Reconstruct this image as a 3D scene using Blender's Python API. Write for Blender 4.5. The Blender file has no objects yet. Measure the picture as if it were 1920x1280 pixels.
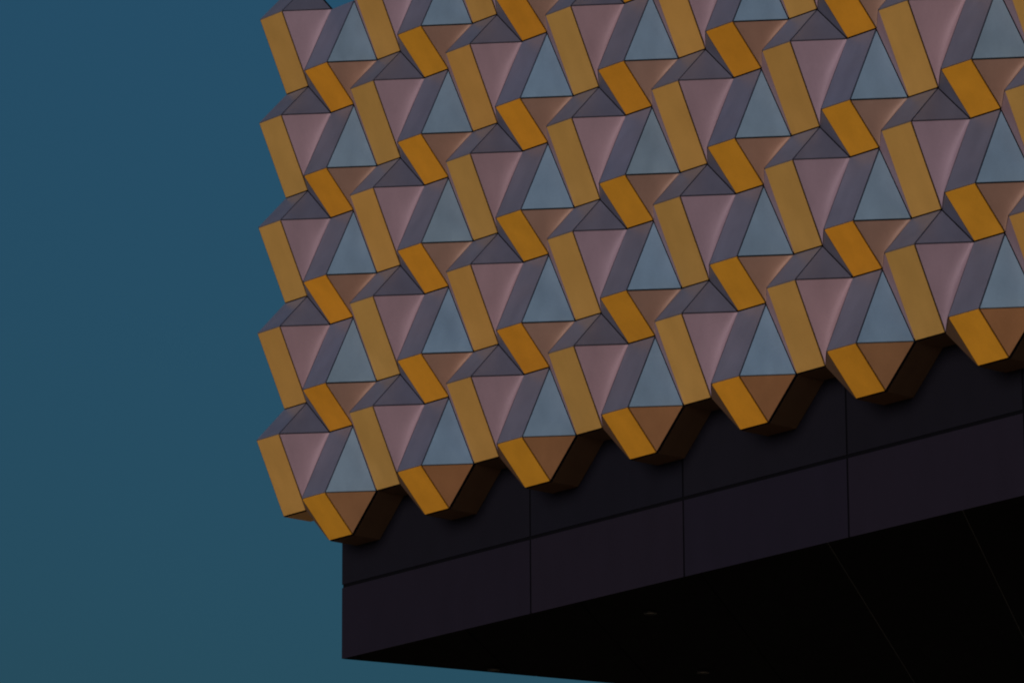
import bpy, bmesh, math, random
from mathutils import Vector, Matrix

random.seed(7)
S = bpy.context.scene
COL = S.collection
R = math.radians

# ------------------------------------------------------------------ camera
Z0 = 15.5                                   # height of the lowest ridge line above the plaza
cam_d = bpy.data.cameras.new('camera')
cam = bpy.data.objects.new('camera', cam_d)
COL.objects.link(cam)
fw = Vector((-0.7342043, 0.6292112, 0.2550242))
rt = Vector((0.6496446, 0.7602192, -0.0053585))
up = Vector((0.1972459, -0.1617409, 0.9669198))
M = Matrix((rt, up, -fw)).transposed().to_4x4()
M.translation = Vector((45.573952, -35.385007, -13.904385 + Z0))
cam.matrix_world = M
cam_d.sensor_width = 36.0
cam_d.lens = 9111.946 / 1920 * 36.0
cam_d.clip_start = 0.5
cam_d.clip_end = 9000
S.camera = cam

# ------------------------------------------------------------------ sky, dusk glow, exposure
SUN_AZ, SUN_EL = R(174), R(7.0)             # azimuth clockwise from +Y: behind the camera, near the horizon
W = bpy.data.worlds.new('World')
S.world = W
W.use_nodes = True
nt = W.node_tree
nt.nodes.clear()
sky = nt.nodes.new('ShaderNodeTexSky')
sky.sky_type = 'NISHITA'
sky.sun_disc = False
sky.sun_elevation = SUN_EL
sky.sun_rotation = SUN_AZ
sky.altitude = 100
sky.air_density = 1.0
sky.dust_density = 0.2
sky.ozone_density = 3.0
tint = nt.nodes.new('ShaderNodeMix')
tint.data_type = 'RGBA'
tint.blend_type = 'MULTIPLY'
tint.inputs['Factor'].default_value = 1.0
tint.inputs['B'].default_value = (0.40, 0.73, 0.76, 1)
bg = nt.nodes.new('ShaderNodeBackground')
bg.inputs['Strength'].default_value = 0.05
wo = nt.nodes.new('ShaderNodeOutputWorld')
nt.links.new(sky.outputs['Color'], tint.inputs['A'])
# a flatter dusk sky: the band near the horizon a little deeper than the Nishita model gives
tc = nt.nodes.new('ShaderNodeTexCoord')
sx = nt.nodes.new('ShaderNodeSeparateXYZ')
mrz = nt.nodes.new('ShaderNodeMapRange')
mrz.inputs['From Min'].default_value = 0.10; mrz.inputs['From Max'].default_value = 0.42
mrz.inputs['To Min'].default_value = 0.52; mrz.inputs['To Max'].default_value = 1.60
sc_ = nt.nodes.new('ShaderNodeVectorMath'); sc_.operation = 'SCALE'
nt.links.new(tc.outputs['Generated'], sx.inputs['Vector'])
nt.links.new(sx.outputs['Z'], mrz.inputs['Value'])
nt.links.new(mrz.outputs['Result'], sc_.inputs['Scale'])
nt.links.new(tint.outputs['Result'], sc_.inputs[0])
nt.links.new(sc_.outputs['Vector'], bg.inputs['Color'])
nt.links.new(bg.outputs['Background'], wo.inputs['Surface'])

sun_d = bpy.data.lights.new('sun', 'SUN')
sun_d.energy = 3.0
sun_d.angle = R(44)
sun_d.color = (1.0, 0.87, 0.86)
sun = bpy.data.objects.new('sun', sun_d)
COL.objects.link(sun)
to_sun = Vector((math.sin(SUN_AZ) * math.cos(SUN_EL), math.cos(SUN_AZ) * math.cos(SUN_EL), math.sin(SUN_EL)))
sun.rotation_euler = to_sun.to_track_quat('Z', 'Y').to_euler()
sun.location = (10, -60, 40)

S.view_settings.view_transform = 'Standard'
S.view_settings.look = 'None'
S.view_settings.exposure = 0.0
S.view_settings.gamma = 1.0
S.view_settings.use_curve_mapping = False
S.render.engine = 'CYCLES'
S.cycles.max_bounces = 8
S.cycles.filter_width = 2.0

# ------------------------------------------------------------------ materials
def metal(name, base, metallic, rough, warp=0.10, vary=0.075, dirt=0.11, spec=0.5):
    """coated sheet metal: slight waviness of the sheet, faint streaks, piece-to-piece variation"""
    m = bpy.data.materials.new(name)
    m.use_nodes = True
    n, l = m.node_tree.nodes, m.node_tree.links
    b = n['Principled BSDF']
    b.inputs['Metallic'].default_value = metallic
    b.inputs['Specular IOR Level'].default_value = spec
    geo = n.new('ShaderNodeNewGeometry')
    oi = n.new('ShaderNodeObjectInfo')
    # fine dust and broad streaks
    mp = n.new('ShaderNodeMapping')
    mp.inputs['Scale'].default_value = (3.0, 3.0, 0.7)
    l.new(geo.outputs['Position'], mp.inputs['Vector'])
    n1 = n.new('ShaderNodeTexNoise')
    n1.inputs['Scale'].default_value = 1.6
    n1.inputs['Detail'].default_value = 6
    l.new(mp.outputs['Vector'], n1.inputs['Vector'])
    n2 = n.new('ShaderNodeTexNoise')
    n2.inputs['Scale'].default_value = 38
    n2.inputs['Detail'].default_value = 3
    l.new(geo.outputs['Position'], n2.inputs['Vector'])
    add = n.new('ShaderNodeMath'); add.operation = 'MULTIPLY_ADD'
    l.new(n2.outputs['Fac'], add.inputs[0]); add.inputs[1].default_value = 0.35
    l.new(n1.outputs['Fac'], add.inputs[2])
    mr = n.new('ShaderNodeMapRange')
    mr.inputs['From Min'].default_value = 0.35; mr.inputs['From Max'].default_value = 1.0
    mr.inputs['To Min'].default_value = 1.0 - dirt; mr.inputs['To Max'].default_value = 1.0 + dirt
    l.new(add.outputs[0], mr.inputs['Value'])
    rv = n.new('ShaderNodeMapRange')
    rv.inputs['To Min'].default_value = 1.0 - vary; rv.inputs['To Max'].default_value = 1.0 + vary * 0.6
    l.new(oi.outputs['Random'], rv.inputs['Value'])
    mu = n.new('ShaderNodeMath'); mu.operation = 'MULTIPLY'
    l.new(mr.outputs[0], mu.inputs[0]); l.new(rv.outputs[0], mu.inputs[1])
    vm = n.new('ShaderNodeVectorMath'); vm.operation = 'SCALE'
    # no two sheets from quite the same coil: warmer and cooler pieces
    wn = n.new('ShaderNodeTexWhiteNoise'); wn.noise_dimensions = '1D'
    l.new(oi.outputs['Random'], wn.inputs['W'])
    hm = n.new('ShaderNodeMix'); hm.data_type = 'RGBA'
    hm.inputs['A'].default_value = (base[0] * (1 + vary * .5), base[1] * (1 - vary * .15), base[2] * (1 - vary * .8), 1)
    hm.inputs['B'].default_value = (base[0] * (1 - vary * .5), base[1] * (1 + vary * .1), base[2] * (1 + vary * .8), 1)
    l.new(wn.outputs['Value'], hm.inputs['Factor'])
    l.new(hm.outputs['Result'], vm.inputs[0])
    l.new(mu.outputs[0], vm.inputs['Scale'])
    l.new(vm.outputs['Vector'], b.inputs['Base Color'])
    rr = n.new('ShaderNodeMapRange')
    rr.inputs['To Min'].default_value = rough - 0.06; rr.inputs['To Max'].default_value = rough + 0.08
    l.new(n1.outputs['Fac'], rr.inputs['Value'])
    l.new(rr.outputs[0], b.inputs['Roughness'])
    if warp:
        n3 = n.new('ShaderNodeTexNoise')
        n3.inputs['Scale'].default_value = 1.3
        n3.inputs['Detail'].default_value = 1
        l.new(geo.outputs['Position'], n3.inputs['Vector'])
        bp = n.new('ShaderNodeBump')
        bp.inputs['Strength'].default_value = warp
        bp.inputs['Distance'].default_value = 0.25
        l.new(n3.outputs['Fac'], bp.inputs['Height'])
        l.new(bp.outputs['Normal'], b.inputs['Normal'])
    return m

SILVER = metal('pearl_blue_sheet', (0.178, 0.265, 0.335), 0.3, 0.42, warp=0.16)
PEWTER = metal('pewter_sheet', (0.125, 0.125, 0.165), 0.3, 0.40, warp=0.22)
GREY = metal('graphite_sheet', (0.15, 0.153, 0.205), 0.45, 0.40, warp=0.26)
ROSE = metal('rose_champagne_sheet', (0.25, 0.172, 0.198), 0.15, 0.60, warp=0.08, spec=0.3)
ROSE_REFLECT = metal('rose_brown_reflection_sheet', (0.275, 0.168, 0.122), 0.15, 0.58, warp=0.08, spec=0.3)  # rose sheet with a brown reflection mixed into its colour
BROWN_REFLECT = metal('brown_reflection_sheet', (0.32, 0.155, 0.066), 0.2, 0.55, warp=0.08, spec=0.3)  # lowest-row version, a warmer brown reflection put into the colour
SHADE_BROWN = metal('shade_brown_sheet', (0.11, 0.062, 0.035), 0.1, 0.7, warp=0, spec=0.1)  # gold returns and lowest slivers, their shade mixed into the colour
AMBER = metal('amber_sheet', (0.65, 0.29, 0.016), 0.15, 0.45, warp=0.06)
GOLD = metal('gold_sheet', (0.62, 0.35, 0.086), 0.5, 0.36, warp=0.06, dirt=0.07)
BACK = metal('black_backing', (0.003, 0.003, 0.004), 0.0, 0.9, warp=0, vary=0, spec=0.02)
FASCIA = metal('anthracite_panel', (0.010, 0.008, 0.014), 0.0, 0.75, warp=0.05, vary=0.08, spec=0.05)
FASCIA_SHADED = metal('shaded_fascia_sheet', (0.0066, 0.0064, 0.0100), 0.0, 0.75, warp=0.05, vary=0.08, spec=0.04)  # upper fascia row: shade of the overhang put into the base colour
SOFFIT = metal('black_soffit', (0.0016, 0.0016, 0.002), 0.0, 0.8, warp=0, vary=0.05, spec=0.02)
BEAD = metal('aluminium_bead', (0.0045, 0.0045, 0.005), 0.0, 0.7, warp=0, vary=0)
WALL = metal('dark_render', (0.05, 0.05, 0.055), 0.0, 0.8, warp=0, vary=0)
LENS = metal('frosted_lens', (0.05, 0.04, 0.018), 0.0, 0.4, warp=0, vary=0)
PAVE = metal('plaza_paving', (0.45, 0.32, 0.18), 0.0, 0.85, warp=0, vary=0, dirt=0.3)

# ------------------------------------------------------------------ helpers
def link(name, me, parent=None, mat=None, loc=(0, 0, 0)):
    o = bpy.data.objects.new(name, me)
    COL.objects.link(o)
    if parent: o.parent = parent
    o.location = loc
    if mat and me and not me.materials: me.materials.append(mat)
    return o

def inset_poly(pts, ins):
    """move edge k (pts[k]-pts[k+1]) of a planar convex polygon inward by ins[k]"""
    n = (pts[1] - pts[0]).cross(pts[2] - pts[0]).normalized()
    out, m = [], len(pts)
    for k in range(m):
        a, b, c = pts[k - 1], pts[k], pts[(k + 1) % m]
        e1, e2 = (b - a).normalized(), (c - b).normalized()
        i1, i2 = n.cross(e1), n.cross(e2)
        d1, d2 = ins[k - 1], ins[k]
        # solve p = b + x*e1 + y*i1 : p.i1 = d1, p.i2 = d2
        s = e1.dot(i2); c_ = i1.dot(i2)
        x = (d2 - d1 * c_) / s
        out.append(b + e1 * x + i1 * d1)
    return out, n

def slab(name, pts, ins, thick=0.014, mat=None):
    pts = [Vector(p) for p in pts]
    n = (pts[1] - pts[0]).cross(pts[2] - pts[0])
    if n.y > 0:                              # outward is -Y
        pts.reverse(); ins = list(reversed(ins)); ins = ins[1:] + ins[:1]
    q, n = inset_poly(pts, ins)
    m = len(q)
    vs = [tuple(p) for p in q] + [tuple(p - n * thick) for p in q]
    fs = [tuple(range(m)), tuple(range(2 * m - 1, m - 1, -1))]
    fs += [(k, k + m, (k + 1) % m + m, (k + 1) % m) for k in range(m)]
    me = bpy.data.meshes.new(name)
    me.from_pydata(vs, [], fs); me.update()
    if mat: me.materials.append(mat)
    return me

def box_into(bm, x0, x1, y0, y1, z0, z1):
    v = [bm.verts.new(c) for c in ((x0,y0,z0),(x1,y0,z0),(x1,y1,z0),(x0,y1,z0),(x0,y0,z1),(x1,y0,z1),(x1,y1,z1),(x0,y1,z1))]
    for f in ((3,2,1,0),(4,5,6,7),(0,1,5,4),(1,2,6,5),(2,3,7,6),(3,0,4,7)): bm.faces.new([v[k] for k in f])

def prism(name, poly, z0, z1, mat):
    """vertical prism on a ccw ground polygon"""
    m = len(poly)
    vs = [(x, y, z0) for x, y in poly] + [(x, y, z1) for x, y in poly]
    fs = [tuple(range(m - 1, -1, -1)), tuple(range(m, 2 * m))]
    fs += [(k, (k + 1) % m, (k + 1) % m + m, k + m) for k in range(m)]
    me = bpy.data.meshes.new(name); me.from_pydata(vs, [], fs); me.update()
    me.materials.append(mat)
    return me

def clip(poly, nx, ny, c):
    """keep nx*x+ny*y >= c"""
    out = []
    for k in range(len(poly)):
        a, b = poly[k - 1], poly[k]
        da, db = nx * a[0] + ny * a[1] - c, nx * b[0] + ny * b[1] - c
        if (da >= 0) != (db >= 0):
            t = da / (da - db)
            out.append((a[0] + (b[0] - a[0]) * t, a[1] + (b[1] - a[1]) * t))
        if db >= 0: out.append(b)
    return out

# ------------------------------------------------------------------ pattern of the folded cladding
U, V, D, RR, BW = 1.8, 1.342629, 0.426094, 0.663243, 0.246927
K = 0.42                                    # fascia plane behind the valley plane
CU, ZJ, ZB = 0.6184, -1.7966, -2.6831       # fascia corner x, joint and lower edge (from the lowest ridge line)
SKEW = R(13.7)                              # the flank runs a little inward from a right angle
NC, NR = 14, 5

def P(t, i=0, j=0):
    u = {'A': 0, 'B': BW, 'C': .5, 'D': .5 + BW, 'E': .5, 'F': .5 + BW, 'G': 1, 'H': 1 + BW}[t]
    out = 1 if t in 'ABEF' else 0
    return Vector(((i + u) * U, -out * D, j * V - (RR * V if t in 'EFGH' else 0)))

g = 0.010                                   # half a joint
gs = 0.002                                  # folded edges
def folded(name, x0, x1, z0, z1, m0, m1, mt, mb, nx=12, nz=12, mat=None):
    """sheet bent softly along its valley diagonal; out at top-left and bottom-right"""
    vs, fs = [], []
    W_, H_ = x1 - x0, z0 - z1
    s0, s1, t0, t1 = m0 / W_, 1 - m1 / W_, mt / H_, 1 - mb / H_
    def pt(s, t):
        q = s + t - 1
        p = min(1, max(0, (s - t + 1) / 2))
        e = 0.17 * 4 * p * (1 - p)
        return (x0 + s * W_, -D * math.sqrt(q * q + e * e), z0 - t * H_)
    for a in range(nz + 1):
        for b in range(nx + 1):
            vs.append(pt(s0 + (s1 - s0) * b / nx, t0 + (t1 - t0) * a / nz))
    idx = lambda a, b: a * (nx + 1) + b
    for a in range(nz):
        for b in range(nx):
            fs.append((idx(a, b), idx(a + 1, b), idx(a, b + 1)))
            fs.append((idx(a + 1, b), idx(a + 1, b + 1), idx(a, b + 1)))
    nfront = len(fs)
    ring = [idx(a, 0) for a in range(nz + 1)] + [idx(nz, b) for b in range(1, nx + 1)] + \
           [idx(a, nx) for a in range(nz - 1, -1, -1)] + [idx(0, b) for b in range(nx - 1, 0, -1)]
    o = len(vs)
    for r_ in ring: vs.append(vs[r_])
    for r_ in ring: vs.append((vs[r_][0], vs[r_][1] + 0.016, vs[r_][2]))
    m = len(ring)
    for k in range(m):
        k2 = (k + 1) % m
        fs.append((o + k, o + m + k, o + m + k2, o + k2))
    me = bpy.data.meshes.new(name); me.from_pydata(vs, [], fs); me.update()
    for k, p in enumerate(me.polygons): p.use_smooth = k < nfront
    if mat: me.materials.append(mat)
    return me

MESH = {}
def make_meshes():
    A, B, C, D_, E, F, G, H = 'ABCDEFGH'
    # name, object name, points, insets per edge, material, rows (lo, hi) where it occurs
    defs = [
        ('yellow', 'gold_panel', [P('A'), P('B'), P('H', -1), P('G', -1)], [g] * 4, GOLD, 0, 4),
        ('orange', 'gold_panel', [P('E'), P('F'), P('D', 0, -1), P('C', 0, -1)], [g] * 4, AMBER, 0, 4),
        ('strip', 'silver_panel', [P('C'), P('D'), P('F'), P('E')], [g, g, g, gs], GREY, 0, 4),
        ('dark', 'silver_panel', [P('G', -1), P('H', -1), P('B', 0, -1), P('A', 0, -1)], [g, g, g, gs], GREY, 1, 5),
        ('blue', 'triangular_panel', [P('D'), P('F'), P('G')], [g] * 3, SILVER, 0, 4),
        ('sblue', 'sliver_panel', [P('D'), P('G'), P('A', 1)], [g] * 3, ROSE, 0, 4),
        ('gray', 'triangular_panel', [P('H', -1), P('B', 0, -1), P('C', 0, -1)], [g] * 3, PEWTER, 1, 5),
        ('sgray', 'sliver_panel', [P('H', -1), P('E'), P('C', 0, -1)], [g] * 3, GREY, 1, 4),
        ('sgray0', 'sliver_panel', [P('H', -1), P('E'), P('C', 0, -1)], [g] * 3, SHADE_BROWN, 0, 0),  # same sliver as in the rows above, brown shade in its colour
        ('brown0', 'triangular_panel', [P('F'), P('G'), P('D', 0, -1)], [g] * 3, BROWN_REFLECT, 0, 0),
        ('top', 'sliver_panel', [P('G'), P('D', 0, -1), P('A', 1, -1)], [g] * 3, ROSE_REFLECT, 5, 5),
    ]
    for key, nm, pts, ins, mat, lo, hi in defs:
        MESH[key] = (nm, slab(nm, pts, ins, mat=mat), lo, hi)
    MESH['pink'] = ('folded_panel', folded('folded_panel', BW * U, .5 * U, 0, -RR * V, g, gs, g, g, mat=ROSE), 0, 4)
    MESH['brown'] = ('folded_panel', folded('folded_panel', (.5 + BW) * U, U, -RR * V, -V, g, gs, g, g, mat=ROSE_REFLECT), 1, 4)
make_meshes()

def backing_mesh(name, ncol, push, top=NR):
    vs, fs = [], []
    def quad(*ps):
        b = len(vs)
        for p in ps: vs.append((p.x, p.y + push, p.z))
        fs.append(tuple(range(b, b + len(ps))))
    for i in range(ncol):
        for j in range(0, top + 1):
            if j < NR:
                quad(P('A', i, j), P('G', i - 1, j), P('H', i - 1, j), P('B', i, j))
                quad(P('B', i, j), P('H', i - 1, j), P('C', i, j)); quad(P('C', i, j), P('H', i - 1, j), P('E', i, j))
                quad(P('C', i, j), P('E', i, j), P('F', i, j), P('D', i, j))
                quad(P('D', i, j), P('F', i, j), P('G', i, j)); quad(P('D', i, j), P('G', i, j), P('A', i + 1, j))
                quad(P('E', i, j), P('C', i, j - 1), P('D', i, j - 1), P('F', i, j))
                quad(P('F', i, j), P('D', i, j - 1), P('G', i, j))
                quad(P('H', i - 1, j), P('C', i, j - 1), P('E', i, j))
            if j > 0:
                quad(P('G', i - 1, j), P('A', i, j - 1), P('B', i, j - 1), P('H', i - 1, j))
                quad(P('H', i - 1, j), P('B', i, j - 1), P('C', i, j - 1))
                quad(P('G', i, j), P('D', i, j - 1), P('A', i + 1, j - 1))
    me = bpy.data.meshes.new(name); me.from_pydata(vs, [], fs); me.update()
    return me

# ------------------------------------------------------------------ ground
bm = bmesh.new()
bmesh.ops.create_circle(bm, cap_ends=True, segments=96, radius=4000)
me = bpy.data.meshes.new('ground'); bm.to_mesh(me); bm.free()
ground = link('ground', me, None, PAVE)
ground['kind'] = 'structure'

# ------------------------------------------------------------------ building
bld = bpy.data.objects.new('building', None)
COL.objects.link(bld)
bld.location = (0, 0, 0)
bld['label'] = 'overhanging building corner clad in folded gold and silver metal panels above a dark fascia'
bld['category'] = 'building'

XR = NC * U                                 # right end of what is built
FL = (math.sin(SKEW), math.cos(SKEW))       # direction of the flank, going back
FN = (-math.cos(SKEW), math.sin(SKEW))      # its outward normal
DEPTH = 22.0
def flank(x, y, t): return (x + FL[0] * t, y + FL[1] * t)

# cladding on the front
clad = link('cladding', backing_mesh('cladding', NC, 0.022), bld, BACK, (0, 0, Z0))
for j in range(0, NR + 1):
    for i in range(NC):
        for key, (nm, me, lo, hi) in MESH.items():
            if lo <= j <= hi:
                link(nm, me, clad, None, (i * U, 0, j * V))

# returns that close the lower edge of the cladding back to the fascia plane
def return_mesh(a, b, y1, nm, mat):
    vs = [(a.x, 0.03, a.z), (b.x, 0.03, b.z), (b.x, y1, b.z), (a.x, y1, a.z)]
    n = Vector((b.z - a.z, 0, -(b.x - a.x))).normalized()
    if n.z > 0: n = -n
    top = [tuple(Vector(v) - n * 0.012) for v in vs]
    me = bpy.data.meshes.new(nm)
    me.from_pydata(vs + top, [], [(0, 1, 2, 3), (7, 6, 5, 4), (0, 4, 5, 1), (1, 5, 6, 2), (2, 6, 7, 3), (3, 7, 4, 0)])
    me.update(); me.materials.append(mat)
    return me
rets = [return_mesh(P('G', -1), P('H', -1), K - 0.004, 'return_panel', SHADE_BROWN),
        return_mesh(P('H', -1), P('C', 0, -1), K - 0.004, 'return_panel', SHADE_BROWN),
        return_mesh(P('C', 0, -1), P('D', 0, -1), K - 0.004, 'return_panel', SHADE_BROWN),
        return_mesh(P('D', 0, -1), P('G'), K - 0.004, 'return_panel', SHADE_BROWN)]
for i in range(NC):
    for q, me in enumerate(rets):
        if i == 0 and q == 0:           # corner return left gold, without the shade put into the others
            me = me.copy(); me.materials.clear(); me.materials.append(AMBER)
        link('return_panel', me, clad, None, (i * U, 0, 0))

# flat cheek that closes the pleats at the corner
vs, fs = [], []
zz = []
for j in range(NR, -1, -1):
    if j < NR: zz.append((P('A', 0, j).y + 0.004, P('A', 0, j).z))
    zz.append((P('G', -1, j).y + 0.004, P('G', -1, j).z)) if j < NR else zz.append((P('G', -1, j).y + 0.004, P('G', -1, j).z))
for y, z in zz: vs += [(0.0, y, z), (0.0, K, z)]
for k in range(len(zz) - 1): fs.append((2 * k, 2 * k + 2, 2 * k + 3, 2 * k + 1))
me = bpy.data.meshes.new('corner_cheek'); me.from_pydata(vs, [], fs); me.update()
link('corner_cheek', me, clad, SILVER)

# the same pleats on the flank, turned away from view: one part
side = backing_mesh('side_cladding', 8, 0.0, NR - 1)
for m_ in (SILVER, GOLD): side.materials.append(m_)
for p in side.polygons:
    n = p.normal
    p.material_index = 1 if (abs(n.x) < 0.05 and n.z < -0.2) else 0
# place: local +x runs back along the flank, local -y is outward
bx, by = CU + FN[0] * K, 0.42 + FN[1] * K
ang = math.atan2(-FL[1], -FL[0])
sidem = Matrix(((-FL[0], -FN[0], 0, 0), (-FL[1], -FN[1], 0, 0), (0, 0, 1, 0), (0, 0, 0, 1)))
side.transform(Matrix.Translation((-8 * U, 0, 0)))
side.transform(sidem)
o = link('side_cladding', side, bld, None, (bx + FL[0] * 0.10, by + FL[1] * 0.10, Z0))
o['kind'] = 'stuff'

# fascia: recessed black carrier and separate anthracite panels
zf1 = -0.55
poly = [(CU + 0.03, K + 0.03), (XR, K + 0.03), (XR, K + DEPTH), flank(CU + 0.03, K + 0.03, DEPTH)]
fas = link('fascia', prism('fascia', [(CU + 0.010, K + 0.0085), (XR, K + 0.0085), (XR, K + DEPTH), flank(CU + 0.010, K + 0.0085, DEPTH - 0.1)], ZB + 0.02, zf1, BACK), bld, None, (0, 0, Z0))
joints = [CU] + [4.10 + 2.61 * k for k in range(9)]
joints = [x for x in joints if x < XR] + [XR]
def fpanel(x0, x1, z0, z1, mat):
    bm = bmesh.new()
    box_into(bm, x0 + 0.013 * (x0 > CU), x1 - 0.013, K, K + 0.008, z0, z1)
    me = bpy.data.meshes.new('fascia_panel'); bm.to_mesh(me); bm.free()
    link('fascia_panel', me, fas, mat)
for x0, x1 in zip(joints, joints[1:]):
    fpanel(x0, x1, ZB, ZJ - 0.021, FASCIA)
    fpanel(x0, x1, ZJ + 0.021, zf1, FASCIA_SHADED)
# flank fascia panels
def flpanel(t0, t1, z0, z1):
    a, b = flank(CU, K + 0.0005, t0), flank(CU, K + 0.0005, t1)
    i = (-FN[0] * 0.008, -FN[1] * 0.008)
    me = prism('fascia_panel', [a, (a[0] + i[0], a[1] + i[1]), (b[0] + i[0], b[1] + i[1]), b], z0, z1, FASCIA)
    link('fascia_panel', me, fas)
t = 0.0225
while t < DEPTH - 3:
    flpanel(t, t + 2.59, ZB, ZJ - 0.021); flpanel(t, t + 2.59, ZJ + 0.021, zf1); t += 2.61

# soffit: dark boards laid on the skew, thin aluminium beads in the joints
sof_poly = [(CU + 0.01, K + 0.005), (XR - 0.01, K + 0.005), (XR - 0.01, K + DEPTH - 0.2), flank(CU + 0.01, K + 0.005, DEPTH - 0.2)]
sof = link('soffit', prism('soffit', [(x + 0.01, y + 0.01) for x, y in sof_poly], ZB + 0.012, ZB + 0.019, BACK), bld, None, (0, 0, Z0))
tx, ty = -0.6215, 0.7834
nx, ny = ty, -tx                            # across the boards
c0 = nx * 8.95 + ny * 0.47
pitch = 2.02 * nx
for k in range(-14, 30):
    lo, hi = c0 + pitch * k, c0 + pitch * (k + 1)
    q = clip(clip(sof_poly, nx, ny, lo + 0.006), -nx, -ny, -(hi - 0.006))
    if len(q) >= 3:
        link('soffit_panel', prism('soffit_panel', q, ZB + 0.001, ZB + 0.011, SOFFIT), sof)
    if k < 0: continue
    q = clip(clip(sof_poly, nx, ny, lo - 0.004), -nx, -ny, -(lo + 0.004))
    if len(q) >= 3:
        link('joint_bead', prism('joint_bead', q, ZB - 0.003, ZB + 0.010, BEAD), sof)

# recessed downlights
def ring_mesh(r0, r1, z0, z1, n=28):
    vs, fs = [], []
    for k in range(n):
        a = 2 * math.pi * k / n
        for r_, z in ((r0, z0), (r1, z0), (r1, z1), (r0, z1)): vs.append((r_ * math.cos(a), r_ * math.sin(a), z))
    for k in range(n):
        for q in range(4):
            a, b = 4 * k, 4 * ((k + 1) % n)
            fs.append((a + q, b + q, b + (q + 1) % 4, a + (q + 1) % 4))
    me = bpy.data.meshes.new('trim_ring'); me.from_pydata(vs, [], fs); me.update()
    me.materials.append(BEAD)
    return me
RM = ring_mesh(0.055, 0.075, -0.018, 0.0)
bm = bmesh.new(); bmesh.ops.create_cone(bm, cap_ends=True, segments=24, radius1=0.054, radius2=0.054, depth=0.008)
LM = bpy.data.meshes.new('lens'); bm.to_mesh(LM); bm.free(); LM.materials.append(LENS)
for x, y in ((5.02, 1.44), (2.76, 4.35), (1.28, 2.25)):
    d = link('downlight', RM, bld, None, (x, y, Z0 + ZB - 0.0005))
    link('lens', LM, d, None, (0, 0, -0.006))

# parapet / roof slab behind the top edge, and the recessed base the upper floors hang over
zt = NR * V - RR * V
roof = prism('roof', [(CU, K + 0.05), (XR, K + 0.05), (XR, K + DEPTH), flank(CU, K + 0.05, DEPTH)], zf1 + 0.002, zt - 0.35, WALL)
link('roof', roof, bld, None, (0, 0, Z0))
base = prism('base_wall', [(11, 13), (XR, 13), (XR, 21), (11, 21)], 0.002, Z0 + ZB + 0.03, WALL)
link('base_wall', base, bld)
